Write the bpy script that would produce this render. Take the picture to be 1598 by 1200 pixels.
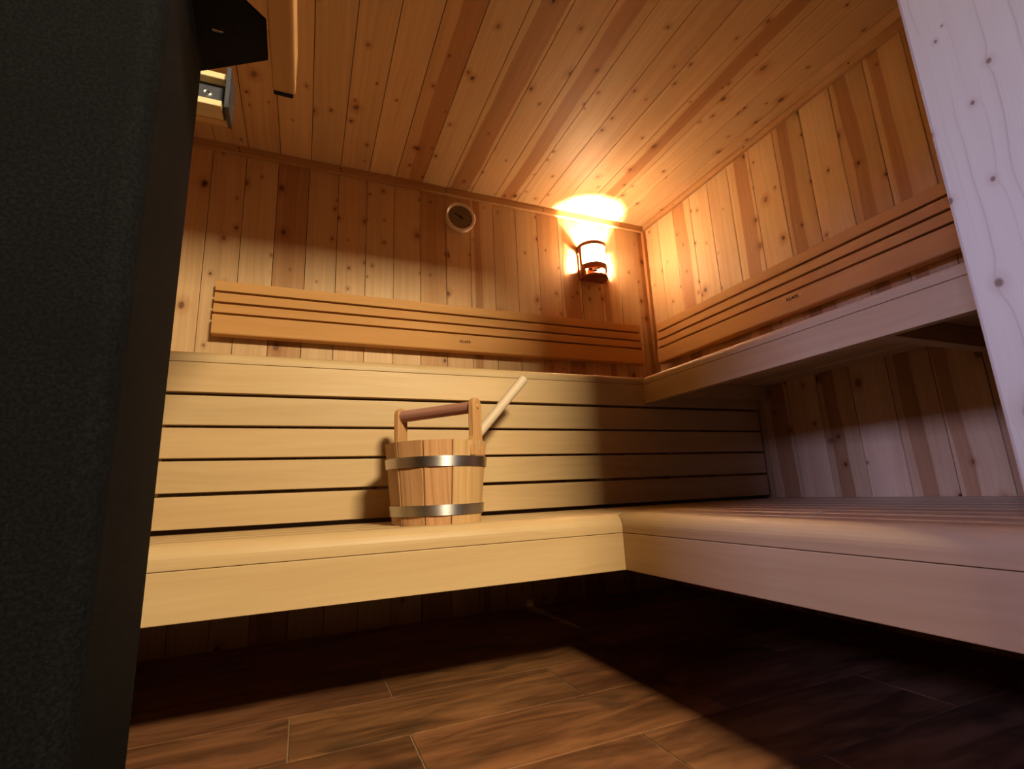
import bpy, bmesh, math, random
from mathutils import Matrix, Vector
random.seed(11)
for o in list(bpy.data.objects): bpy.data.objects.remove(o)
S = bpy.context.scene
COL = S.collection
# ------------------------------------------------------------------ measures (metres; x along back wall, y towards it, z up)
Y1, Y2, Y3 = 1.202, 1.597, 2.246        # lower bench front, riser, back wall
X1, X2, X3 = 0.824, 1.2546, 1.882       # lower bench front, upper bench front, right wall
XL, YF = -0.75, 0.335                   # left wall, inner face of front wall
ZC = 2.089                              # ceiling
# ------------------------------------------------------------------ camera
yaw, pit, rol, fpx = 0.4012, 0.2144, -0.0439, 770.06
fw = Vector((math.sin(yaw)*math.cos(pit), math.cos(yaw)*math.cos(pit), math.sin(pit)))
r0 = Vector((math.cos(yaw), -math.sin(yaw), 0)); u0 = r0.cross(fw)
rr = r0*math.cos(rol) + u0*math.sin(rol); uu = -r0*math.sin(rol) + u0*math.cos(rol)
cd = bpy.data.cameras.new('camera'); co = bpy.data.objects.new('camera', cd); COL.objects.link(co)
cd.sensor_width = 36; cd.lens = fpx/1598*36; cd.clip_start = 0.02
co.matrix_world = Matrix(((rr.x, uu.x, -fw.x, 0), (rr.y, uu.y, -fw.y, 0), (rr.z, uu.z, -fw.z, 0.5217), (0, 0, 0, 1)))
S.camera = co
# ------------------------------------------------------------------ world, lights, exposure
w = bpy.data.worlds.new('world'); S.world = w; w.use_nodes = True
bg = w.node_tree.nodes['Background']; bg.inputs[0].default_value = (0.5, 0.55, 1, 1); bg.inputs[1].default_value = 0.0
S.view_settings.view_transform = 'Standard'; S.view_settings.look = 'None'
S.view_settings.gamma = 1; S.view_settings.use_curve_mapping = False
S.view_settings.exposure = 0.0
# daylight falling through the changing room's window, left behind the camera
a = bpy.data.lights.new('window_daylight', 'AREA'); a.shape = 'RECTANGLE'; a.size = 1.1; a.size_y = 1.1
a.energy = 560; a.color = (0.39, 0.43, 1.0)
ao = bpy.data.objects.new('window_daylight', a); COL.objects.link(ao); ao.location = (-6.0, -2.2, 2.93)
ao.rotation_euler = (Vector((1.3, 0.9, 0.7)) - ao.location).to_track_quat('-Z', 'Y').to_euler()
# ceiling spot of the changing room
sp = bpy.data.lights.new('changing_room_light', 'AREA'); sp.energy = 142; sp.color = (1.0, 0.81, 0.50)
sp.shape = 'RECTANGLE'; sp.size = 0.52; sp.size_y = 0.22
so = bpy.data.objects.new('changing_room_light', sp); COL.objects.link(so); so.location = (0.75, -1.46, 2.25)
so.rotation_euler = (Vector((0.45, 1.6, 0.6)) - so.location).to_track_quat('-Z', 'Y').to_euler()
LAMP_E = 31000.0; LAMP_C = (1.0, 0.63, 0.31)

# ------------------------------------------------------------------ helpers
def mesh_obj(name, verts, faces, mat=None, parent=None, color=None, mw=None, smooth=False):
    me = bpy.data.meshes.new(name); me.from_pydata(verts, [], faces)
    bm = bmesh.new(); bm.from_mesh(me); bmesh.ops.recalc_face_normals(bm, faces=bm.faces); bm.to_mesh(me); bm.free()
    if mat: me.materials.append(mat)
    o = bpy.data.objects.new(name, me); COL.objects.link(o)
    place(o, mw or Matrix(), parent)
    if color: o.color = color
    if smooth: shade(me)
    return o
def shade(me, ang=35):
    for p in me.polygons: p.use_smooth = True
    bm = bmesh.new(); bm.from_mesh(me)
    for e in bm.edges:
        e.smooth = not (len(e.link_faces) != 2 or e.calc_face_angle(0) > math.radians(ang))
    bm.to_mesh(me); bm.free()
def wloc(o):
    m = Matrix()
    if o.parent: m = wloc(o.parent) @ o.matrix_parent_inverse
    return m @ o.matrix_basis
def place(o, mw, parent):
    if parent:
        o.parent = parent; o.matrix_parent_inverse = wloc(parent).inverted()
    o.matrix_basis = mw
def root(name, loc, label, cat, group=None, kind=None):
    o = bpy.data.objects.new(name, None); COL.objects.link(o); o.location = loc; o.empty_display_size = 0.05
    tag(o, label, cat, group, kind); return o
def tag(o, label, cat, group=None, kind=None):
    o['label'] = label; o['category'] = cat
    if group: o['group'] = group
    if kind: o['kind'] = kind
def basis(org, U, W):
    """local X=U, Y=W (length), Z=U x W"""
    U = Vector(U); W = Vector(W); V = U.cross(W)
    return Matrix(((U.x, W.x, V.x, org[0]), (U.y, W.y, V.y, org[1]), (U.z, W.z, V.z, org[2]), (0, 0, 0, 1)))
def extrude(name, prof, L, mw, mat, parent=None, color=None, smooth=False):
    """prof: closed polygon in local (x,z); extruded along local y from 0 to L"""
    n = len(prof)
    vs = [(p[0], 0, p[1]) for p in prof] + [(p[0], L, p[1]) for p in prof]
    fs = [tuple(range(n)), tuple(range(2*n-1, n-1, -1))] + [(i, (i+1) % n, n+(i+1) % n, n+i) for i in range(n)]
    return mesh_obj(name, vs, fs, mat, parent, color, mw, smooth)
def rrect(x0, x1, z0, z1, r=(0.002,)*4, seg=3):
    """rounded rectangle; r = radii at (x0,z0),(x1,z0),(x1,z1),(x0,z1)"""
    out = []
    for (cx, cz, sx, sz, a0), rad in zip(((x0, z0, 1, 1, 180), (x1, z0, -1, 1, 270), (x1, z1, -1, -1, 0), (x0, z1, 1, -1, 90)), r):
        if rad <= 0: out.append((cx, cz)); continue
        sg = seg if rad < 0.006 else 8
        for k in range(sg+1):
            t = math.radians(a0 + 90*k/sg)
            out.append((cx+sx*rad+rad*math.cos(t), cz+sz*rad+rad*math.sin(t)))
    return out
def board(name, lo, hi, axis, mat, parent=None, color=None, bev=0.002, radii=None):
    """axis-aligned board between corners lo, hi with its length along axis; radii given in world order of the profile"""
    lo = Vector(lo); hi = Vector(hi); r = radii or (bev,)*4
    if axis == 'x':   # U = -y, W = x, V = z
        mw = basis((lo.x, hi.y, lo.z), (0, -1, 0), (1, 0, 0)); pr = rrect(0, hi.y-lo.y, 0, hi.z-lo.z, r); L = hi.x-lo.x
    elif axis == 'y': # U = x, W = y, V = z
        mw = basis(lo, (1, 0, 0), (0, 1, 0)); pr = rrect(0, hi.x-lo.x, 0, hi.z-lo.z, r); L = hi.y-lo.y
    else:             # U = x, W = z, V = -y
        mw = basis((lo.x, hi.y, lo.z), (1, 0, 0), (0, 0, 1)); pr = rrect(0, hi.x-lo.x, 0, hi.y-lo.y, r); L = hi.z-lo.z
    return extrude(name, pr, L, mw, mat, parent, color)
def slab(name, lo, hi, mat, parent=None):
    x0, y0, z0 = lo; x1, y1, z1 = hi
    vs = [(x, y, z) for z in (z0, z1) for y in (y0, y1) for x in (x0, x1)]
    return mesh_obj(name, vs, [(0, 2, 3, 1), (4, 5, 7, 6), (0, 1, 5, 4), (2, 6, 7, 3), (0, 4, 6, 2), (1, 3, 7, 5)], mat, parent)
def lathe(name, prof, mat, parent=None, mw=None, seg=40, a0=0, a1=360, color=None, close=False):
    full = abs(a1-a0-360) < 1e-6; m = seg if full else seg+1
    vs = []
    for i in range(m):
        t = math.radians(a0+(a1-a0)*i/seg)
        vs += [(r*math.cos(t), r*math.sin(t), z) for r, z in prof]
    n = len(prof); fs = []
    for i in range(seg):
        j = (i+1) % m
        for k in range(n if close else n-1):
            k2 = (k+1) % n
            fs.append((i*n+k, j*n+k, j*n+k2, i*n+k2))
    if close and not full:
        fs.append(tuple(range(n))); fs.append(tuple(range((m-1)*n, m*n)))
    return mesh_obj(name, vs, fs, mat, parent, color, mw, True)
def tube(name, p0, p1, r0_, r1_, mat, parent=None, color=None, seg=20, rnd=0.3):
    p0 = Vector(p0); p1 = Vector(p1); d = (p1-p0); L = d.length; d.normalize()
    q = d.to_track_quat('Y', 'Z').to_matrix().to_4x4(); mw = Matrix.Translation(p0) @ q
    st = [(0, r0_*(1-rnd)), (r0_*rnd*0.6, r0_), (L-r1_*rnd*0.6, r1_), (L, r1_*(1-rnd))]
    vs = []
    for y, r in st: vs += [(r*math.cos(2*math.pi*i/seg), y, r*math.sin(2*math.pi*i/seg)) for i in range(seg)]
    fs = [tuple(range(seg)), tuple(range(3*seg, 4*seg))]
    for k in range(3): fs += [(k*seg+i, k*seg+(i+1) % seg, (k+1)*seg+(i+1) % seg, (k+1)*seg+i) for i in range(seg)]
    return mesh_obj(name, vs, fs, mat, parent, color, mw, True)

# ------------------------------------------------------------------ materials
class NT:
    def __init__(s, name):
        s.m = bpy.data.materials.new(name); s.m.use_nodes = True; s.t = s.m.node_tree; s.t.nodes.clear()
        s.out = s.n('ShaderNodeOutputMaterial'); s.b = s.n('ShaderNodeBsdfPrincipled'); s.l(s.b.outputs[0], s.out.inputs[0])
    def n(s, ty, **k):
        x = s.t.nodes.new(ty)
        for a_, v in k.items(): setattr(x, a_, v)
        return x
    def l(s, a_, b_): s.t.links.new(a_, b_)
    def val(s, inp, v):
        if hasattr(v, 'is_linked') or hasattr(v, 'links'): s.l(v, inp)
        else: inp.default_value = v
    def math(s, op, a_, b_=0.0, c_=0.0, clamp=False):
        x = s.n('ShaderNodeMath', operation=op); x.use_clamp = clamp
        s.val(x.inputs[0], a_); s.val(x.inputs[1], b_); s.val(x.inputs[2], c_); return x.outputs[0]
    def mr(s, v, a0, a1, b0=0.0, b1=1.0, sm=True):
        x = s.n('ShaderNodeMapRange'); x.interpolation_type = 'SMOOTHSTEP' if sm else 'LINEAR'
        s.val(x.inputs[0], v)
        for i, q in enumerate((a0, a1, b0, b1)): s.val(x.inputs[i+1], q)
        return x.outputs[0]
    def mix(s, f, a_, b_, mode='MIX'):
        x = s.n('ShaderNodeMix', data_type='RGBA', blend_type=mode)
        s.val(x.inputs[0], f); s.val(x.inputs[6], a_); s.val(x.inputs[7], b_); return x.outputs[2]
    def vec(s, x, y, z=0.0):
        c = s.n('ShaderNodeCombineXYZ')
        for i, q in enumerate((x, y, z)): s.val(c.inputs[i], q)
        return c.outputs[0]
    def noise(s, v, scale, det=3, rough=0.55, dist=0.0):
        x = s.n('ShaderNodeTexNoise'); s.l(v, x.inputs['Vector']); x.inputs['Scale'].default_value = scale
        x.inputs['Detail'].default_value = det; x.inputs['Roughness'].default_value = rough; x.inputs['Distortion'].default_value = dist
        return x.outputs[0]
def plain(name, col, rough=0.6, metal=0.0, spec=0.35):
    t = NT(name); t.b.inputs['Base Color'].default_value = (*col, 1); t.b.inputs['Roughness'].default_value = rough
    t.b.inputs['Metallic'].default_value = metal; t.b.inputs['Specular IOR Level'].default_value = spec
    v = t.n('ShaderNodeTexCoord').outputs['Object']
    nz = t.noise(v, 60, 2); t.l(t.mr(nz, 0, 1, rough-0.08, rough+0.08), t.b.inputs['Roughness'])
    return t.m
def wood(name, knots=0.0, grain=0.22, rough=0.55, streak=0.12, heart=False, knotscale=7.0, bump=0.05, gx=70, spec=0.3):
    """tinted by the object's own colour; grain runs along local Y; alpha of the object colour = share of darker heartwood"""
    t = NT(name); oi = t.n('ShaderNodeObjectInfo'); tc = t.n('ShaderNodeTexCoord')
    sx = t.n('ShaderNodeSeparateXYZ'); t.l(tc.outputs['Object'], sx.inputs[0])
    x, y, z = sx.outputs; rnd = oi.outputs['Random']
    ro = t.math('MULTIPLY', rnd, 61.7)
    xz = t.math('ADD', x, t.math('MULTIPLY', z, 0.7))
    # slow wander of the grain
    wob = t.noise(t.vec(t.math('MULTIPLY', xz, 3), t.math('MULTIPLY', y, 1.6), ro), 1.0, 2)
    xw = t.math('ADD', xz, t.math('MULTIPLY', t.math('SUBTRACT', wob, 0.5), 0.05))
    g1 = t.noise(t.vec(t.math('MULTIPLY', xw, gx), t.math('MULTIPLY', y, 1.1), ro), 1.0, 4, 0.6)
    g2 = t.noise(t.vec(t.math('MULTIPLY', xw, gx*3.5), t.math('MULTIPLY', y, 6), ro), 1.0, 2, 0.5)
    g3 = t.noise(t.vec(t.math('MULTIPLY', xw, 9), t.math('MULTIPLY', y, 0.7), t.math('ADD', ro, 7)), 1.0, 2, 0.5)
    f = t.math('ADD', t.mr(g1, 0.3, 0.72, 1-grain, 1+grain*0.45, False), t.mr(g2, 0.3, 0.7, -grain*0.25, grain*0.25, False))
    f = t.math('ADD', f, t.mr(g3, 0.3, 0.7, -streak, streak*0.6, False))
    col = oi.outputs['Color']
    if heart:
        cen = t.math('ADD', t.math('MULTIPLY', t.math('FRACT', t.math('MULTIPLY', rnd, 7.31)), 0.05), 0.040)
        hw = t.math('ADD', 0.018, t.math('MULTIPLY', t.math('FRACT', t.math('MULTIPLY', rnd, 3.77)), 0.035))
        d = t.math('ABSOLUTE', t.math('SUBTRACT', xw, cen))
        band = t.math('SUBTRACT', 1.0, t.mr(t.math('SUBTRACT', d, hw), -0.003, 0.003))
        band = t.math('MULTIPLY', band, oi.outputs['Alpha'])
        col = t.mix(band, col, t.mix(1.0, col, (0.66, 0.50, 0.38, 1), 'MULTIPLY'))
    gc = t.n('ShaderNodeCombineColor')
    for i, e in enumerate((0.75, 1.0, 1.35)):
        t.l(t.math('POWER', t.math('MAXIMUM', f, 0.05), e), gc.inputs[i])
    col = t.mix(1.0, col, gc.outputs[0], 'MULTIPLY')
    if knots > 0:
        for sc, thr, rmin, rmax, dx in ((knotscale, 1-knots, 0.035, 0.10, 0.0), (knotscale*1.9, 1-knots*0.55, 0.045, 0.10, 5.3)):
            v = t.n('ShaderNodeTexVoronoi', voronoi_dimensions='2D'); v.inputs['Scale'].default_value = 1.0; v.inputs['Randomness'].default_value = 1.0
            nw = t.math('MULTIPLY', t.math('SUBTRACT', t.noise(t.vec(t.math('MULTIPLY', x, 40), t.math('MULTIPLY', y, 40), ro), 1.0, 2), 0.5), 0.07)
            ox = t.math('ADD', t.math('MULTIPLY', rnd, 400.0), dx)
            t.l(t.vec(t.math('ADD', t.math('ADD', t.math('MULTIPLY', x, sc), nw), ox), t.math('ADD', t.math('ADD', t.math('MULTIPLY', y, sc*0.75), nw), t.math('MULTIPLY', rnd, 173.0))), v.inputs['Vector'])
            sc_ = t.n('ShaderNodeSeparateColor'); t.l(v.outputs['Color'], sc_.inputs[0])
            has = t.math('GREATER_THAN', sc_.outputs[0], thr)
            rad = t.mr(sc_.outputs[1], 0, 1, rmin, rmax, False)
            q = t.math('DIVIDE', v.outputs['Distance'], rad)
            core = t.math('MULTIPLY', t.math('SUBTRACT', 1.0, t.mr(q, 0.45, 1.15)), has)
            halo = t.math('MULTIPLY', t.math('SUBTRACT', 1.0, t.mr(q, 0.9, 3.2)), has)
            col = t.mix(t.math('MULTIPLY', halo, 0.55), col, t.mix(1.0, col, (0.72, 0.55, 0.42, 1), 'MULTIPLY'))
            dark = t.mr(sc_.outputs[2], 0, 1, 0.55, 0.95, False)
            col = t.mix(t.math('MULTIPLY', core, dark), col, t.mix(1.0, col, (0.17, 0.09, 0.055, 1), 'MULTIPLY'))
    t.l(col, t.b.inputs['Base Color'])
    t.b.inputs['Specular IOR Level'].default_value = spec
    t.l(t.mr(g1, 0.3, 0.7, rough+0.08, rough-0.08, False), t.b.inputs['Roughness'])
    bp = t.n('ShaderNodeBump'); bp.inputs['Strength'].default_value = bump; bp.inputs['Distance'].default_value = 0.002
    t.l(g1, bp.inputs['Height']); t.l(bp.outputs[0], t.b.inputs['Normal'])
    return t.m
M_spruce = wood('spruce_panel', knots=0.36, heart=True, grain=0.14, streak=0.10)
M_bench = wood('bench_wood', grain=0.10, streak=0.10, gx=45, rough=0.45)
M_rest = wood('backrest_wood', grain=0.08, streak=0.08, gx=45, rough=0.62, spec=0.18)
M_larch = wood('bucket_larch', grain=0.30, streak=0.15, gx=110, rough=0.45)
def m_post():
    """planed spruce; knots sit at their own places (depth, height) on the broad face"""
    t = NT('post_spruce'); tc = t.n('ShaderNodeTexCoord'); sx = t.n('ShaderNodeSeparateXYZ'); t.l(tc.outputs['Object'], sx.inputs[0])
    x, y, z = sx.outputs
    d = t.math('ADD', z, x)
    wob = t.math('SUBTRACT', t.noise(t.vec(t.math('MULTIPLY', d, 4), t.math('MULTIPLY', y, 3.2), 0.0), 1.0, 2), 0.5)
    cores = None; halo = None; bend = t.math('MULTIPLY', wob, 0.03)
    for ky, kz, r in ((0.301, 1.128, 0.0028), (0.255, 1.051, 0.0040), (0.281, 1.008, 0.0036), (0.282, 0.893, 0.0042), (0.303, 0.757, 0.0065), (0.330, 0.890, 0.0050),
                      (0.3325, 0.997, 0.0040), (0.306, 0.589, 0.010), (0.29, 1.144, 0.0018), (0.24, 0.82, 0.005), (0.29, 0.33, 0.006), (0.22, 0.52, 0.005), (0.31, 1.45, 0.006), (0.23, 1.6, 0.005)):
        dz = t.math('SUBTRACT', z, 0.333-ky); dy = t.math('MULTIPLY', t.math('SUBTRACT', y, kz), 0.75)
        q = t.math('DIVIDE', t.math('SQRT', t.math('ADD', t.math('MULTIPLY', dz, dz), t.math('MULTIPLY', dy, dy))), r*0.8)
        q = t.math('ADD', q, t.math('MULTIPLY', wob, 0.8))
        c = t.math('SUBTRACT', 1.0, t.mr(q, 0.5, 1.2)); h = t.math('SUBTRACT', 1.0, t.mr(q, 0.9, 3.4))
        cores = c if cores is None else t.math('MAXIMUM', cores, c); halo = h if halo is None else t.math('MAXIMUM', halo, h)
        bend = t.math('ADD', bend, t.math('MULTIPLY', t.math('SUBTRACT', 1.0, t.mr(q, 0.0, 6.0)), r*0.9))
    dw = t.math('ADD', d, bend)
    ring = t.math('SINE', t.math('ADD', t.math('MULTIPLY', dw, 420.0), t.math('MULTIPLY', wob, 9.0)))
    g = t.noise(t.vec(t.math('MULTIPLY', dw, 55), t.math('MULTIPLY', y, 1.0), 2.0), 1.0, 4, 0.6)
    col = t.mix(t.math('MULTIPLY', t.mr(ring, 0.80, 1.0), t.mr(g, 0.45, 0.62)), (0.58, 0.53, 0.40, 1), (0.47, 0.41, 0.31, 1))
    col = t.mix(t.mr(g, 0.35, 0.7, 0.0, 0.35), col, (0.50, 0.44, 0.33, 1))
    col = t.mix(t.math('MULTIPLY', halo, 0.5), col, (0.46, 0.36, 0.27, 1))
    col = t.mix(t.math('MULTIPLY', cores, 0.75), col, (0.12, 0.055, 0.03, 1))
    t.l(col, t.b.inputs['Base Color']); t.b.inputs['Roughness'].default_value = 0.6; t.b.inputs['Specular IOR Level'].default_value = 0.25
    bp = t.n('ShaderNodeBump'); bp.inputs['Strength'].default_value = 0.08; bp.inputs['Distance'].default_value = 0.002
    t.l(g, bp.inputs['Height']); t.l(bp.outputs[0], t.b.inputs['Normal']); return t.m
M_post = m_post()
M_dark = plain('dark_backing', (0.010, 0.006, 0.004), 0.9)
M_black = plain('black_metal', (0.003, 0.003, 0.004), 0.6, spec=0.1)
M_screw = plain('screw_steel', (0.05, 0.03, 0.02), 0.5, 0.6)
def m_floor():
    t = NT('wood_look_tile'); oi = t.n('ShaderNodeObjectInfo'); tc = t.n('ShaderNodeTexCoord')
    sx = t.n('ShaderNodeSeparateXYZ'); t.l(tc.outputs['Object'], sx.inputs[0]); x, y, z = sx.outputs
    ro = t.math('MULTIPLY', oi.outputs['Random'], 47.3)
    n1 = t.noise(t.vec(t.math('MULTIPLY', x, 3.0), t.math('MULTIPLY', y, 16), ro), 1, 5, 0.6, 0.6)
    n2 = t.noise(t.vec(t.math('MULTIPLY', x, 2.2), t.math('MULTIPLY', y, 7), t.math('ADD', ro, 3)), 1, 3, 0.5, 1.2)
    n3 = t.noise(t.vec(t.math('MULTIPLY', x, 6), t.math('MULTIPLY', y, 90), ro), 1, 3)
    c = t.mix(t.mr(n1, 0.32, 0.70), (0.10, 0.038, 0.016, 1), (0.30, 0.128, 0.053, 1))
    c = t.mix(t.mr(n2, 0.56, 0.72, 0, 0.85), c, (0.055, 0.026, 0.013, 1))
    c = t.mix(t.mr(n3, 0.3, 0.7, 0.0, 0.35), c, (0.20, 0.10, 0.045, 1))
    c = t.mix(1.0, c, oi.outputs['Color'], 'MULTIPLY')
    t.l(c, t.b.inputs['Base Color']); t.l(t.mr(n1, 0, 1, 0.42, 0.6), t.b.inputs['Roughness'])
    t.b.inputs['Specular IOR Level'].default_value = 0.35
    bp = t.n('ShaderNodeBump'); bp.inputs['Strength'].default_value = 0.08; bp.inputs['Distance'].default_value = 0.002
    t.l(n3, bp.inputs['Height']); t.l(bp.outputs[0], t.b.inputs['Normal']); return t.m
M_tile = m_floor()
M_grout = plain('grout', (0.30, 0.19, 0.11), 0.9)
def m_stove():
    t = NT('mottled_anthracite'); v = t.n('ShaderNodeTexCoord').outputs['Object']
    n = t.noise(v, 260, 3, 0.7); n2 = t.noise(v, 9, 2)
    f = t.math('MULTIPLY', t.mr(n, 0.35, 0.7), t.mr(n2, 0.2, 0.8, 0.6, 1.0))
    t.l(t.mix(f, (0.0022, 0.0025, 0.0034, 1), (0.0075, 0.0083, 0.0105, 1)), t.b.inputs['Base Color'])
    t.b.inputs['Roughness'].default_value = 0.85; t.b.inputs['Specular IOR Level'].default_value = 0.08
    bp = t.n('ShaderNodeBump'); bp.inputs['Strength'].default_value = 0.25; bp.inputs['Distance'].default_value = 0.001
    t.l(n, bp.inputs['Height']); t.l(bp.outputs[0], t.b.inputs['Normal']); return t.m
M_stove = m_stove()
def m_steel():
    t = NT('brushed_steel'); tc = t.n('ShaderNodeTexCoord'); sx = t.n('ShaderNodeSeparateXYZ'); t.l(tc.outputs['Object'], sx.inputs[0])
    n = t.noise(t.vec(t.math('MULTIPLY', sx.outputs[0], 8), t.math('MULTIPLY', sx.outputs[1], 8), t.math('MULTIPLY', sx.outputs[2], 500)), 1, 2)
    t.l(t.mix(n, (0.50, 0.50, 0.53, 1), (0.70, 0.70, 0.73, 1)), t.b.inputs['Base Color']); t.b.inputs['Metallic'].default_value = 1
    t.l(t.mr(n, 0.2, 0.8, 0.36, 0.46), t.b.inputs['Roughness']); t.b.inputs['Anisotropic'].default_value = 0.8; t.b.inputs['Anisotropic Rotation'].default_value = 0.25
    tg = t.n('ShaderNodeTangent', direction_type='RADIAL', axis='Z'); t.l(tg.outputs[0], t.b.inputs['Tangent']); return t.m
M_steel = m_steel()

# ------------------------------------------------------------------ the setting
def setting(o, label, cat): tag(o, label, cat, kind='structure'); return o
def tint(base, v=0.10, warm=0.0):
    k = 1+random.uniform(-v, v); h = random.uniform(-0.05, 0.05)
    return (base[0]*k, base[1]*k*(1-warm+h*0.6), base[2]*k*(1-warm*1.5+h), 1)
PALE = (0.60, 0.395, 0.21); MID = (0.54, 0.325, 0.155); DARK = (0.48, 0.27, 0.12)
def pcol(kind):
    b = {'p': PALE, 'm': MID, 'd': DARK, 'h': PALE, 'H': MID}[kind]
    c = tint(b, 0.07); al = {'p': 0.0, 'm': 0.25, 'd': 0.3, 'h': 0.9, 'H': 0.85}[kind]
    return (c[0], c[1], c[2], al)
PT = 0.014
def plank_mesh(width, L):
    g = 0.0010
    pr = [(g, 0), (width-g, 0), (width-g, PT-0.0015), (width-0.0017, PT), (0.0017, PT), (g, PT-0.0015)]
    n = len(pr); vs = [(p[0], 0, p[1]) for p in pr]+[(p[0], L, p[1]) for p in pr]
    fs = [tuple(range(n)), tuple(range(2*n-1, n-1, -1))]+[(i, (i+1) % n, n+(i+1) % n, n+i) for i in range(n)]
    me = bpy.data.meshes.new('plank'); me.from_pydata(vs, [], fs)
    bm = bmesh.new(); bm.from_mesh(me); bmesh.ops.recalc_face_normals(bm, faces=bm.faces); bm.to_mesh(me); bm.free()
    me.materials.append(M_spruce); return me
def planks(parent, me, mats, kinds):
    for mw, k in zip(mats, kinds):
        o = bpy.data.objects.new('plank', me); COL.objects.link(o); place(o, mw, parent); o.color = pcol(k)
BP = 0.1312
wb = setting(slab('wall_back', (XL-0.06, Y3+PT, 0), (X3+0.06, Y3+PT+0.05, ZC+0.05), M_dark), 'back wall clad with upright knotty spruce planks', 'wall')
me = plank_mesh(BP, ZC)
xs = [-0.429+BP*k for k in range(-3, 18)]
kinds = 'mppppdppppmphppmhphpHd'[:len(xs)]
# local X=U along +x, Y=up, Z=-y (proud side towards the room)
planks(wb, me, [basis((x, Y3+PT, 0), (1, 0, 0), (0, 0, 1)) for x in xs], kinds)
wr = setting(slab('wall_right', (X3+PT, YF-0.3, 0), (X3+PT+0.05, Y3+0.06, ZC+0.05), M_dark), 'right wall clad with upright spruce planks of varied tone', 'wall')
ys = [2.246-0.133*k for k in range(0, 17)]
kinds = 'pphpphpHpHHdHhphd'
me = plank_mesh(0.133, ZC)
# U = -y, W = z -> V = U x W = (-1,0,0)
planks(wr, me, [basis((X3+PT, y, 0), (0, -1, 0), (0, 0, 1)) for y in ys], kinds)
ce = setting(slab('ceiling', (XL-0.06, YF-0.05, ZC+PT), (X3+0.06, Y3+0.06, ZC+PT+0.05), M_dark), 'low ceiling of knotty spruce planks running front to back', 'ceiling')
me = plank_mesh(BP, Y3-YF)
xs = [-0.424+BP*k for k in range(-3, 18)]
kinds = 'mppppppppHphphppphpphp'[:len(xs)]
# U=(-1,0,0), W=(0,1,0) -> V=(0,0,-1)
planks(ce, me, [basis((x+BP, YF, ZC+PT), (-1, 0, 0), (0, 1, 0)) for x in xs], kinds)
wl = setting(slab('wall_left', (XL-0.05-PT, YF-0.05, 0), (XL-PT, Y3+0.06, ZC+0.05), M_dark), 'left wall of spruce planks hidden behind the dark stove', 'wall')
me = plank_mesh(0.133, ZC)
planks(wl, me, [basis((XL-PT, 0.38+0.133*k, 0), (0, 1, 0), (0, 0, 1)) for k in range(14)], 'pmphpmpphpmhpp')
# front wall around the doorway
wf = setting(slab('wall_front', (0.86, YF-0.14, 0), (X3+PT, YF, ZC+0.05), M_dark), 'front wall beside the doorway behind the pale post', 'wall')
slab('header_panel', (XL-PT, YF-0.14, 1.93), (0.86, YF, ZC+0.05), M_dark, wf)
slab('side_panel', (XL-PT, YF-0.14, 0), (-0.72, YF, 1.93), M_dark, wf)
# floor with wood-look tiles
fl = setting(slab('floor', (XL-0.06, -2.3, -0.03), (X3+0.06, Y3+0.06, -0.0025), M_grout), 'floor of brown wood-look tiles with pale joints', 'floor')
TW, TL = 0.2345, 0.705; g = 0.0035
tm = None
for k in range(-10, 5):
    yb = 1.487+TW*(k-1); off = (-0.005, 0.247)[k % 2]
    for j in range(-2, 4):
        x0 = off+TL*j
        if x0 > X3 or x0+TL < XL: continue
        if yb > Y3+0.02: continue
        if tm is None:
            me = bpy.data.meshes.new('tile')
            a_, b_, c_ = TL-g, TW-g, 0.002
            vs = [(0, 0, -.006), (a_, 0, -.006), (a_, b_, -.006), (0, b_, -.006), (0, 0, -.001), (a_, 0, -.001), (a_, b_, -.001), (0, b_, -.001), (c_*.6, c_*.6, 0), (a_-c_*.6, c_*.6, 0), (a_-c_*.6, b_-c_*.6, 0), (c_*.6, b_-c_*.6, 0)]
            fs = [(8, 9, 10, 11)]+[(i, (i+1) % 4, 4+(i+1) % 4, 4+i) for i in range(4)]+[(4+i, 4+(i+1) % 4, 8+(i+1) % 4, 8+i) for i in range(4)]
            me.from_pydata(vs, [], fs); me.materials.append(M_tile); tm = me
        o = bpy.data.objects.new('tile', tm); COL.objects.link(o); place(o, Matrix.Translation((x0, yb, 0)), fl)
        q = random.uniform(0.8, 1.15); o.color = (q, q*random.uniform(0.95, 1.03), q*random.uniform(0.9, 1.05), 1)
# trims under the ceiling
TR = (0.46, 0.26, 0.115, 1)
t1 = setting(board('trim_1', (XL, Y3-0.02, ZC-0.038), (X3, Y3-0.0005, ZC-0.0005), 'x', M_bench, None, TR), 'narrow wooden strip where back wall meets ceiling', 'trim')
t2 = setting(board('trim_2', (X3-0.018, YF, ZC-0.030), (X3-0.0005, Y3-0.0205, ZC-0.0005), 'y', M_bench, None, TR), 'narrow wooden strip where right wall meets ceiling', 'trim')
t3 = setting(board('trim_3', (X3-0.022, Y3-0.022, 0.96), (X3-0.0005, Y3-0.0005, ZC-0.0385), 'z', M_bench, None, (0.42, 0.21, 0.08, 1)), 'upright wooden strip in the corner of the two walls', 'trim')
def screw(p, nrm, parent, r=0.0035):
    q = Vector(nrm).to_track_quat('Z', 'Y').to_matrix().to_4x4()
    return lathe('screw', [(0, 0.0008), (r*0.8, 0.0008), (r, 0), (r, -0.001)], M_screw, parent, Matrix.Translation(p) @ q, 10)
for x in (-0.33, 0.10, 0.62, 1.18, 1.70):
    screw((x, Y3-0.0204, ZC-0.013), (0, -1, 0), t1); screw((x+0.004, Y3-0.0204, ZC-0.027), (0, -1, 0), t1)
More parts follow.
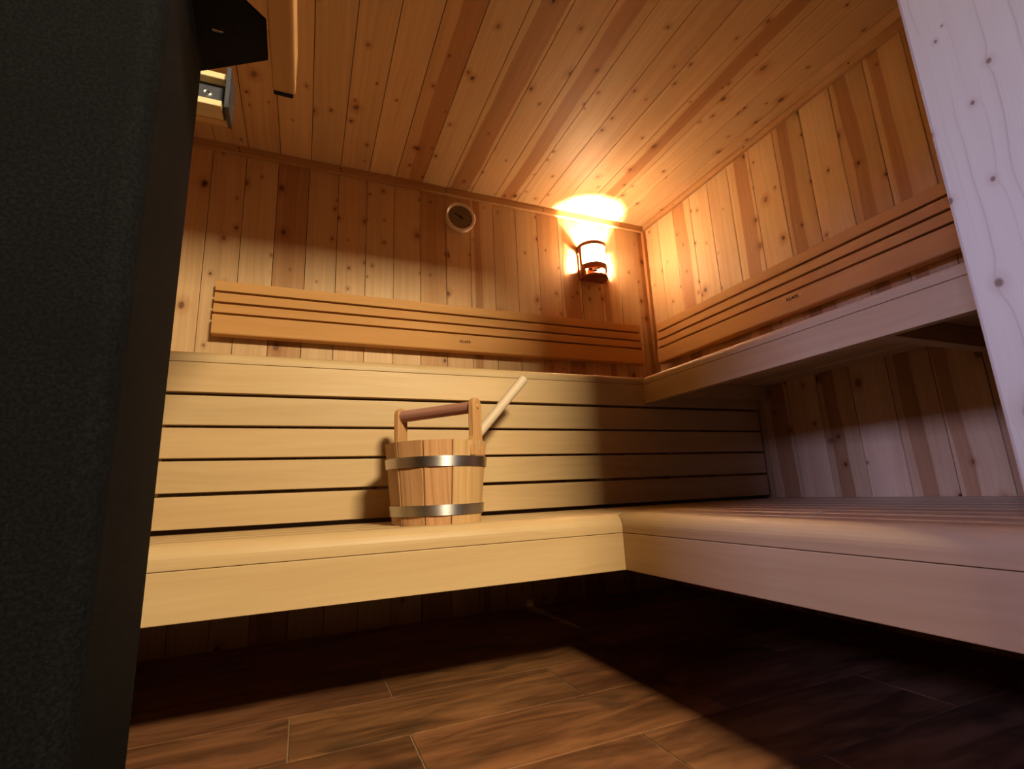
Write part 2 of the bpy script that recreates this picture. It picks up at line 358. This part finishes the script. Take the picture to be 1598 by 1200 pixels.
for y in (1.95, 1.45, 0.95):
    screw((X3-0.0184, y, ZC-0.015), (-1, 0, 0), t2)
# changing room behind the camera
M_ante = plain('changing_room_plaster', (0.10, 0.085, 0.07), 0.9)
def clear_glass():
    t = NT('window_pane'); t.t.nodes.remove(t.b); tr = t.n('ShaderNodeBsdfTransparent'); gl = t.n('ShaderNodeBsdfGlossy'); gl.inputs['Roughness'].default_value = 0.02
    mx = t.n('ShaderNodeMixShader'); mx.inputs[0].default_value = 0.06; t.l(tr.outputs[0], mx.inputs[1]); t.l(gl.outputs[0], mx.inputs[2]); t.l(mx.outputs[0], t.out.inputs[0]); return t.m
wal = setting(slab('wall_anteroom_left', (-2.2, -2.35, 0), (-2.12, -1.20, 2.4), M_ante), 'dim wall of the changing room around its window', 'wall')
slab('wall_piece', (-2.2, -0.10, 0), (-2.12, YF-0.14, 2.4), M_ante, wal); slab('wall_piece', (-2.2, -1.20, 0), (-2.12, -0.10, 1.40), M_ante, wal); slab('wall_piece', (-2.2, -1.20, 2.02), (-2.12, -0.10, 2.4), M_ante, wal)
for nm, lo, hi, lb in (('wall_anteroom_right', (X3+0.07, -2.35, 0), (X3+0.14, YF-0.31, 2.4), 'dim wall at the right of the changing room'),
                       ('wall_anteroom_rear', (-2.2, -2.42, 0), (X3+0.14, -2.36, 2.4), 'dim rear wall of the changing room')):
    setting(slab(nm, lo, hi, M_ante), lb, 'wall')
setting(slab('ceiling_anteroom', (-2.2, -2.42, 2.4), (X3+0.14, YF-0.0, 2.45), M_ante), 'dim ceiling of the changing room behind the doorway', 'ceiling')
setting(slab('floor_anteroom', (-2.2, -2.42, -0.05), (XL-0.06, YF-0.14, -0.004), M_ante), 'dim floor at the left of the changing room', 'floor')
WY0, WY1, WZ0, WZ1 = -1.20, -0.10, 1.40, 2.02
setting(slab('wall_anteroom_front', (-2.2, YF-0.14, 0), (XL-PT-0.001, YF-0.06, 2.4), M_ante), 'dim wall of the changing room beside the sauna', 'wall')
wn = setting(slab('window_1', (-2.165, WY0, WZ0), (-2.155, WY1, WZ1), clear_glass()), 'daylight window in the changing room wall', 'window')
mf = plain('window_frame', (0.4, 0.4, 0.4))
for lo, hi in (((-2.19, WY0-0.05, WZ0-0.05), (-2.09, WY0, WZ1+0.05)), ((-2.19, WY1, WZ0-0.05), (-2.09, WY1+0.05, WZ1+0.05)), ((-2.19, WY0, WZ0-0.05), (-2.09, WY1, WZ0)), ((-2.19, WY0, WZ1), (-2.09, WY1, WZ1+0.05))):
    slab('window_frame', lo, hi, mf, wn)

# ------------------------------------------------------------------ benches
BW = (0.56, 0.395, 0.21)
def bcol(v=0.05): return tint(BW, v)
def bench_x(name, x0, x1, yf, yb, zt, zs, zb, rad, label, group, fx1=None):
    """bench along the back wall: fascia, rounded nosing and seat slats running in x"""
    b = root(name, ((x0+x1)/2, (yf+yb)/2, zb), label, 'bench', group)
    board('fascia_board', (x0, yf, zb), (fx1 or x1, yf+0.025, zs-0.0012), 'x', M_bench, b, bcol(), 0.0015)
    # profile u runs towards -y: x1-side of the profile is the front
    board('nosing', (x0, yf, zs), (x1, yf+0.085, zt), 'x', M_bench, b, bcol(), radii=(0.002, 0.0015, rad, 0.004))
    n = int((yb-(yf+0.085))//0.098); p = (yb-(yf+0.085))/n
    for i in range(n):
        y = yf+0.085+p*i
        board('seat_slat', (x0, y+0.016, zt-0.027), (x1, y+p, zt), 'x', M_bench, b, bcol(0.08), 0.012)
    for x in (x0+0.06, (x0+x1)/2, x1-0.10):
        board('joist', (x, yf+0.026, zt-0.085), (x+0.04, yb-0.004, zt-0.0275), 'y', M_bench, b, bcol())
    return b
def bench_y(name, y0, y1, ynose, xf, xb, zt, zs, zb, rad, label, group, lap=-0.0012):
    b = root(name, ((xf+xb)/2, (y0+y1)/2, zb), label, 'bench', group)
    board('fascia_board', (xf, y0, zb), (xf+0.025, ynose+lap, zs-0.0012), 'y', M_bench, b, bcol(), 0.0015)
    board('nosing', (xf, y0, zs), (xf+0.085, ynose+max(lap, 0), zt), 'y', M_bench, b, bcol(), radii=(0.0015, 0.002, 0.004, rad))
    if y1 > ynose+0.1:
        board('seat_slat', (xf, ynose+max(lap, 0)+0.001, zt-0.027), (xf+0.085, y1, zt), 'y', M_bench, b, bcol(), 0.004)
    n = int((xb-(xf+0.085))//0.098); p = (xb-(xf+0.085))/n
    for i in range(n):
        x = xf+0.085+p*i
        board('seat_slat', (x+0.009, y0, zt-0.027), (x+p, y1, zt), 'y', M_bench, b, bcol(), 0.008)
    for y in (y0+0.03, y0+0.40, ynose-0.06):
        board('joist', (xf+0.026, y, zt-0.085), (xb-0.004, y+0.04, zt-0.0275), 'x', M_bench, b, bcol())
    return b
bench_x('lower_bench', XL+0.005, X1-0.0001, Y1, Y2-0.012, 0.450, 0.399, 0.3006, 0.035, 'low pale wooden bench along the back wall, carrying the bucket', 'sauna benches')
bench_y('lower_bench', YF+0.005, Y2-0.012, Y1, X1, X3-0.006, 0.450, 0.399, 0.3006, 0.035, 'low wide wooden bench along the right wall, its fascia in cool light', 'sauna benches', 0.04)
bench_x('upper_bench', XL+0.005, X2-0.001, Y2, Y3-0.006, 0.957, 0.924, 0.836, 0.024, 'high wooden bench along the back wall above the slatted riser', 'sauna benches', X3-0.004)
bench_y('upper_bench', YF+0.005, Y3-0.006, Y2, X2, X3-0.006, 0.957, 0.924, 0.845, 0.024, 'high wooden bench along the right wall with open space underneath', 'sauna benches')
rs = root('bench_riser', (0.55, Y2+0.02, 0.455), 'slatted riser of four pale boards between low and high back bench', 'bench riser')
for z0, z1 in ((0.742, 0.826), (0.650, 0.734), (0.557, 0.642), (0.462, 0.547)):
    board('riser_slat', (XL+0.005, Y2, z0), (X3-0.016, Y2+0.022, z1), 'x', M_bench, rs, bcol(), 0.002)
board('light_stop_strip', (XL+0.005, Y2+0.0235, 0.385), (X3-0.016, Y2+0.055, 0.475), 'x', M_bench, rs, (0.09, 0.05, 0.025, 1))  # added strip, coloured dark, stops light passing the riser's bottom gap
for x in (-0.42, 1.03):
    board('batten', (x, Y2+0.0225, 0.476), (x+0.06, Y2+0.05, 0.83), 'z', M_bench, rs, bcol())

# ------------------------------------------------------------------ backrests
RW = (0.54, 0.285, 0.10)
RZ = ((1.190, 1.273), (1.283, 1.321), (1.331, 1.370), (1.380, 1.424))
M_ink = plain('burnt_lettering', (0.035, 0.012, 0.006), 0.8)
def lettering(body, mw, parent, h):
    cu = bpy.data.curves.new('lettering', 'FONT'); cu.body = body; cu.size = h/0.70; cu.extrude = 0.0003; cu.offset = 0.0005
    o = bpy.data.objects.new('lettering_curve', cu); COL.objects.link(o)
    bpy.context.view_layer.update()
    me = bpy.data.meshes.new_from_object(o.evaluated_get(bpy.context.evaluated_depsgraph_get()))
    bpy.data.objects.remove(o); me.materials.clear(); me.materials.append(M_ink)
    wdt = max(v.co.x for v in me.vertices)
    for v in me.vertices: v.co.x *= 0.054/wdt
    t = bpy.data.objects.new('lettering', me); COL.objects.link(t); place(t, mw, parent); t['label'] = 'small dark burnt-in lettering'
def dep(i): return (0.066, 0.060, 0.056, 0.052)[i]
br = root('backrest', (0.68, Y3-0.03, 1.195), 'long slotted wooden backrest on the back wall below the thermometer', 'backrest', 'wall backrests')
for i, (z0, z1) in enumerate(RZ):
    board('backrest_slat', (-0.367, Y3-dep(i), z0), (1.74, Y3-0.022, z1), 'x', M_rest, br, tint(RW, 0.04), radii=(0.003, 0.008 if i == 0 else 0.003, 0.003, 0.003))
for x in (-0.25, 0.65, 1.55):
    board('batten', (x, Y3-0.0215, 1.21), (x+0.05, Y3-0.0005, 1.40), 'z', M_rest, br, tint(RW, 0.04))
lettering('KLAFS', basis((0.663, Y3-dep(0)-0.0004, 1.232), (1, 0, 0), (0, 0, 1)), br, 0.0125)
br = root('backrest', (X3-0.03, 1.25, 1.195), 'slotted wooden backrest on the right wall above the high bench', 'backrest', 'wall backrests')
for i, (z0, z1) in enumerate(RZ):
    board('backrest_slat', (X3-dep(i), YF+0.01, z0), (X3-0.022, 2.157, z1), 'y', M_rest, br, tint(RW, 0.04), radii=(0.008 if i == 0 else 0.003, 0.003, 0.003, 0.003))
for y in (0.5, 1.25, 2.0):
    board('batten', (X3-0.0215, y, 1.21), (X3-0.0005, y+0.05, 1.40), 'z', M_rest, br, tint(RW, 0.04))
lettering('KLAFS', basis((X3-dep(0)-0.0004, 1.332, 1.243), (0, -1, 0), (0, 0, 1)), br, 0.0125)

# ------------------------------------------------------------------ wall lamp
LX, LZ = 1.472, 1.676
lm = root('wall_lamp', (LX, Y3, LZ), 'lit half-round wooden wall lamp with white screen near the corner', 'lamp')
LW = (0.30, 0.095, 0.04, 1)
Mlamp = Matrix.Translation((LX, Y3, LZ))
def half(name, r0_, r1_, z0, z1, mat, col=None, a0=180, a1=360, yo=0.0, seg=24):
    return lathe(name, [(r0_, z0), (r1_, z0), (r1_, z1), (r0_, z1)], mat, lm, Matrix.Translation((LX, Y3-yo, LZ)), seg, a0, a1, col, True)
board('back_plate', (LX-0.075, Y3-0.010, LZ), (LX+0.075, Y3-0.0005, LZ+0.200), 'z', M_bench, lm, LW)
for s in (-1, 1):
    board('side_post', (LX+s*0.074-0.006, Y3-0.047, LZ), (LX+s*0.074+0.006, Y3-0.021, LZ+0.205), 'z', M_bench, lm, LW, 0.001)
for s in (-1, 1):
    x_ = LX+s*0.074
    board('side_block', (x_-0.006, Y3-0.0208, LZ), (x_+0.006, Y3-0.0005, LZ+0.058), 'z', M_bench, lm, LW, 0.001)
    board('side_block', (x_-0.006, Y3-0.0208, LZ+0.158), (x_+0.006, Y3-0.0005, LZ+0.205), 'z', M_bench, lm, LW, 0.001)
board('base_ledge', (LX-0.066, Y3-0.030, LZ), (LX+0.066, Y3-0.0105, LZ+0.010), 'x', M_bench, lm, LW, 0.001)
half('base_plate', 0.001, 0.080, 0.0, 0.010, M_bench, LW, yo=0.030)
half('lower_band', 0.070, 0.080, 0.045, 0.078, M_bench, LW, yo=0.030)
half('upper_band', 0.069, 0.081, 0.184, 0.206, M_bench, LW, yo=0.030)
for s in (-1, 1):
    half('arch_foot', 0.071, 0.079, 0.010, 0.045, M_bench, LW, a0=180 if s < 0 else 335, a1=205 if s < 0 else 360, yo=0.030, seg=6)
def emis(name, col, st):
    t = NT(name); t.b.inputs['Base Color'].default_value = (0.8, 0.7, 0.6, 1)
    t.b.inputs['Emission Color'].default_value = (*col, 1); t.b.inputs['Emission Strength'].default_value = st
    tc = t.n('ShaderNodeTexCoord'); sx = t.n('ShaderNodeSeparateXYZ'); t.l(tc.outputs['Object'], sx.inputs[0])
    wv = t.math('ADD', 0.9, t.math('MULTIPLY', t.math('SINE', t.math('MULTIPLY', sx.outputs[2], 700)), 0.1))
    t.l(t.math('MULTIPLY', wv, st), t.b.inputs['Emission Strength']); return t.m
half('screen', 0.071, 0.0745, 0.078, 0.184, emis('lit_screen', (1.0, 0.64, 0.34), 175.0), yo=0.030)
bulb = lathe('bulb', [(0.001, -0.022), (0.012, -0.018), (0.018, -0.004), (0.016, 0.010), (0.009, 0.022), (0.001, 0.025)], emis('bulb_glow', LAMP_C, LAMP_E), lm, Matrix.Translation((LX, Y3-0.050, LZ+0.100)), 16)
lathe('socket_light_cup', [(0.001, -0.028), (0.014, -0.028), (0.016, -0.014), (0.042, -0.006), (0.042, -0.002), (0.012, -0.004), (0.001, -0.004)], M_black, lm, Matrix.Translation((LX, Y3-0.050, LZ+0.077)), 16)  # socket flared into an added cup that blocks the bulb's downward light

# ------------------------------------------------------------------ thermometer
th = root('thermometer', (0.693, Y3, 1.925), 'round thermometer with pale rim high on the back wall', 'thermometer')
Mt = Matrix.Translation((0.693, Y3, 1.925)) @ Matrix.Rotation(math.radians(90), 4, 'X')
M_rim = plain('thermometer_rim', (0.80, 0.68, 0.62), 0.4); M_dial = plain('thermometer_dial', (0.17, 0.12, 0.07), 0.35)
lathe('housing', [(0.001, 0.0), (0.072, 0.0), (0.076, 0.004), (0.079, 0.026), (0.079, 0.033), (0.075, 0.036), (0.067, 0.030), (0.065, 0.028)], M_rim, th, Mt, 48)
lathe('dial', [(0.0, 0.0275), (0.066, 0.0275), (0.066, 0.024)], M_dial, th, Mt, 48)
nd = extrude('needle', [(-0.0022, 0), (0.0022, 0), (0.0022, 0.0012), (-0.0022, 0.0012)], 0.055, Mt @ Matrix.Translation((0, 0, 0.029)) @ Matrix.Rotation(math.radians(62), 4, 'Z') @ Matrix.Translation((0, -0.018, 0)), M_black, th)
lathe('hub', [(0, 0.032), (0.004, 0.032), (0.005, 0.028)], M_black, th, Mt, 16)
for k in range(11):
    an = math.radians(-130+26*k)
    extrude('scale_mark', [(-0.0012, 0), (0.0012, 0), (0.0012, 0.0005), (-0.0012, 0.0005)], 0.008, Mt @ Matrix.Translation((0, 0, 0.0277)) @ Matrix.Rotation(-an, 4, 'Z') @ Matrix.Translation((0, 0.052, 0)), M_black, th)

# ------------------------------------------------------------------ bucket and ladle
BX, BY, BZ = 0.339, 1.358, 0.4502
bk = root('sauna_bucket', (BX, BY, BZ), 'staved wooden sauna bucket with two steel hoops and purple-tinted handle', 'bucket')
view = math.atan2(-BY, -BX)          # direction from bucket to camera
HB, RB, RT = 0.210, 0.1205, 0.1405
def pt(a, r, z):                      # a in degrees: 0 = towards camera, + = to the right in view
    t = view + math.radians(a); return Vector((BX+r*math.cos(t), BY+r*math.sin(t), BZ+z))
def rad(z): return RB+(RT-RB)*z/HB
TH = 0.015
def stave(a0, a1, hcol, name='stave'):
    """flat-faced stave, chamfered joints"""
    vs = []; fs = []; k = max(2, int((a1-a0)//7)); bul = 1.0 if a1-a0 > 40 else 0.45
    m2 = (a1-a0)/2; nn = k+5
    for z in (0, HB):
        vs.append(pt(a0+0.5, rad(z)-0.0016, z))
        for i in range(k+1):
            a_ = a0+1.5+(a1-a0-3)*i/k; off = a_-(a0+a1)/2
            chord = math.cos(math.radians(m2))/math.cos(math.radians(off))
            vs.append(pt(a_, rad(z)*(bul+(1-bul)*chord), z))
        vs.append(pt(a1-0.5, rad(z)-0.0016, z))
        vs.append(pt(a1-0.5, rad(z)-TH, z)); vs.append(pt(a0+0.5, rad(z)-TH, z))
    c = sum((Vector(v) for v in vs), Vector())/len(vs)
    # local frame: Y up along the stave
    t = view+math.radians((a0+a1)/2); U = Vector((-math.sin(t), math.cos(t), 0)); mw = basis((c.x, c.y, BZ), U, (0, 0, 1)); inv = mw.inverted()
    vs = [inv @ Vector(v) for v in vs]
    fs = [tuple(range(nn)), tuple(range(nn, 2*nn))]+[(i, (i+1) % nn, nn+(i+1) % nn, nn+i) for i in range(nn)]
    return mesh_obj(name, vs, fs, M_larch, bk, hcol, mw)
LC = (0.56, 0.31, 0.15)
ang = [17, -14.5, -46, -77.5, -109]
for k in range(4):
    stave(ang[k+1], ang[k], tint(LC, 0.10)); stave(ang[k+1]+180, ang[k]+180, tint(LC, 0.10))
HPZ = {}
for a0, top in ((17, 0.326), (-163, 0.326)):
    stave(a0, a0+54, tint((0.58, 0.37, 0.175), 0.04))
    ac = a0+27+ (9 if a0 > 0 else 9)
    t = view+math.radians(ac); rd = Vector((math.cos(t), math.sin(t), 0)); U = Vector((-math.sin(t), math.cos(t), 0))
    base = pt(ac, rad(HB)-0.0105, 0.17)
    mw = basis(base, U, (0, 0, 1))     # V = U x W = radial outwards
    w2 = 0.021; hh = top-0.17; out = [(-0.034, 0), (0.034, 0), (0.034, HB-0.17-0.012), (w2+0.004, HB-0.17-0.002), (w2, HB-0.17+0.012)]
    out += [(w2*math.cos(math.radians(q)), hh-w2+w2*math.sin(math.radians(q))) for q in range(0, 181, 15)]
    out += [(-w2, HB-0.17+0.012), (-w2-0.004, HB-0.17-0.002), (-0.034, HB-0.17-0.012)]
    n = len(out); d = 0.009
    vs = [(x, y, -d) for x, y in out]+[(x, y, d*0.9) for x, y in out]
    fs = [tuple(range(n)), tuple(range(2*n-1, n-1, -1))]+[(i, (i+1) % n, n+(i+1) % n, n+i) for i in range(n)]
    hp = mesh_obj('handle_post', vs, fs, M_larch, bk, tint((0.56, 0.32, 0.145), 0.03), mw)
    bv = hp.modifiers.new('bevel', 'BEVEL'); bv.width = 0.003; bv.segments = 2; bv.limit_method = 'ANGLE'
    HPZ[a0] = base+Vector((0, 0, hh-0.024)); 
    tube('peg', HPZ[a0]+rd*0.004, HPZ[a0]+rd*0.0115, 0.0065, 0.006, M_larch, hp, (0.7, 0.42, 0.18, 1), 14)
dirh = (HPZ[17]-HPZ[-163]).normalized()
tube('handle', HPZ[-163]+dirh*0.004, HPZ[17]-dirh*0.004, 0.0172, 0.0165, M_larch, bk, (0.42, 0.21, 0.17, 1), 20, 0.05)
def hoop(z, h):
    """steel band round the staves"""
    pts = [i*360/72 for i in range(72)]
    n = len(pts); vs = []
    for rr_, zz in ((0.0006, z), (0.0026, z), (0.0026, z+h), (0.0006, z+h)):
        vs += [pt(x, rad(zz)+rr_, zz)-Vector((BX, BY, BZ)) for x in pts]
    fs = []
    for k in range(4):
        k2 = (k+1) % 4
        fs += [(k*n+i, k*n+(i+1) % n, k2*n+(i+1) % n, k2*n+i) for i in range(n)]
    return mesh_obj('hoop', vs, fs, M_steel, bk, None, Matrix.Translation((BX, BY, BZ)), True)
hoop(0.143, 0.026); hoop(0.022, 0.026)
lathe('bottom_board', [(0.001, 0.012), (RB-0.014, 0.012), (RB-0.014, 0.026), (0.001, 0.026)], M_larch, bk, Matrix.Translation((BX, BY, BZ)), 32, color=(0.5, 0.28, 0.12, 1))
ld = root('ladle', (0.292, 1.364, BZ+0.03), 'pale wooden ladle leaning in the bucket, handle sticking out to the right', 'ladle')
PALEW = (0.62, 0.50, 0.37, 1)
tube('ladle_handle', (0.312, 1.366, 0.520), (0.652, 1.435, 0.883), 0.0135, 0.0155, M_bench, ld, PALEW, 20, 0.35)
lathe('ladle_bowl', [(0.001, 0.0), (0.03, 0.002), (0.042, 0.02), (0.044, 0.045), (0.040, 0.045), (0.038, 0.022), (0.027, 0.007), (0.001, 0.005)], M_bench, ld, Matrix.Translation((0.292, 1.364, BZ+0.03)), 28, color=PALEW)

# ------------------------------------------------------------------ door post at the right
dp = extrude('door_post', rrect(0, 0.14, 0, 0.29, (0.005, 0.003, 0.003, 0.005)), 1.92, basis((0.812, YF-0.002, 0.0), (1, 0, 0), (0, 0, 1)), M_post, None, (0.62, 0.52, 0.42, 1))
tag(dp, 'broad pale knotty spruce post at the right edge, in cool light', 'post', kind='structure')

# ------------------------------------------------------------------ stove
st = root('sauna_stove', (-0.42, 0.72, 0), 'tall dark mottled sauna stove with wooden guard rails at the left edge', 'stove')
ZT = 1.26
prof = [(-0.66, 0.60)]+[(-0.205+0.025*math.sin(math.radians(q)), 0.625-0.025*math.cos(math.radians(q))) for q in range(0, 91, 10)]+[ (-0.1915, 0.845), (-0.198, 0.85), (-0.66, 0.85)]
n = len(prof); vs = [(x, y, 0.02) for x, y in prof]+[(x, y, ZT) for x, y in prof]
fs = [tuple(range(n)), tuple(range(n, 2*n))]+[(i, (i+1) % n, n+(i+1) % n, n+i) for i in range(n)]
mesh_obj('body', vs, fs, M_stove, st, smooth=True)
for x in (-0.6, -0.26):
    for y in (0.64, 0.78): lathe('foot', [(0.001, 0), (0.018, 0), (0.015, 0.02), (0.001, 0.02)], M_black, st, Matrix.Translation((x, y, 0)), 14)
slab('top_grille', (-0.62, 0.635, ZT), (-0.23, 0.815, ZT+0.012), M_black, st)
RWD = (0.62, 0.37, 0.15)
zr0, zr1 = 1.272, 1.372
# bracket plate with a slot
zp = 1.288
outer = [(-0.30, 0.70), (-0.13, 0.715), (-0.0885, 0.752), (-0.090, 0.83), (-0.30, 0.952)]
sl = [(-0.172, 0.795), (-0.155, 0.795), (-0.155, 0.803), (-0.172, 0.803)]
pv = [(x, y, z) for z in (zp, zp+0.006) for x, y in outer+sl]; m_ = len(outer)+4
ring = [(0, 1, 6, 5), (1, 2, 6), (2, 3, 7, 6), (3, 4, 8, 7), (4, 0, 5, 8)]
pf = ring+[tuple(m_+i for i in f) for f in ring]+[(i, (i+1) % 5, m_+(i+1) % 5, m_+i) for i in range(5)]+[(5+i, 5+(i+1) % 4, m_+5+(i+1) % 4, m_+5+i) for i in range(4)]
mesh_obj('bracket', pv, pf, M_black, st)
r1 = board('guard_rail', (-0.0845, 0.45, zr0), (-0.0455, 0.88, zr1), 'y', M_rest, st, tint(RWD, 0.02), radii=(0.004, 0.008, 0.008, 0.004))
board('end_cap', (-0.083, 0.8802, zr0-0.002), (-0.049, 0.888, zr1-0.004), 'y', M_black, r1, None, 0.003)
M_plate = plain('blue_grey_metal', (0.05, 0.055, 0.075), 0.5, 0.3)
r2 = board('guard_rail', (-0.60, 1.012, 1.284), (-0.176, 1.030, zr1), 'x', M_rest, st, tint(RWD, 0.02))
board('rail_lip', (-0.60, 0.985, 1.358), (-0.181, 1.0118, zr1), 'x', M_rest, r2, (0.75, 0.6, 0.36, 1))
board('rail_lip', (-0.60, 0.972, 1.284), (-0.181, 1.0118, 1.2975), 'x', M_rest, r2, (0.75, 0.6, 0.36, 1))
slab('metal_plate', (-0.60, 1.004, 1.2985), (-0.182, 1.0118, 1.3575), M_plate, r2)
slab('end_cap', (-0.1755, 0.968, 1.282), (-0.168, 1.030, zr1+0.002), M_plate, r2)
lathe('screw', [(0.004, 0.0005), (0.004, 0.002), (0.007, 0.002), (0.008, 0.0)], M_steel, r2, Matrix.Translation((-0.212, 1.004, 1.345-0.012)) @ Matrix.Rotation(math.radians(90), 4, 'X'), 16)
for x in (-0.55, -0.35):
    slab('rail_arm', (x, 0.852, 1.285), (x+0.03, 1.011, 1.291), M_black, st); slab('arm_foot', (x, 0.8505, 1.2), (x+0.03, 0.8565, 1.285), M_black, st)
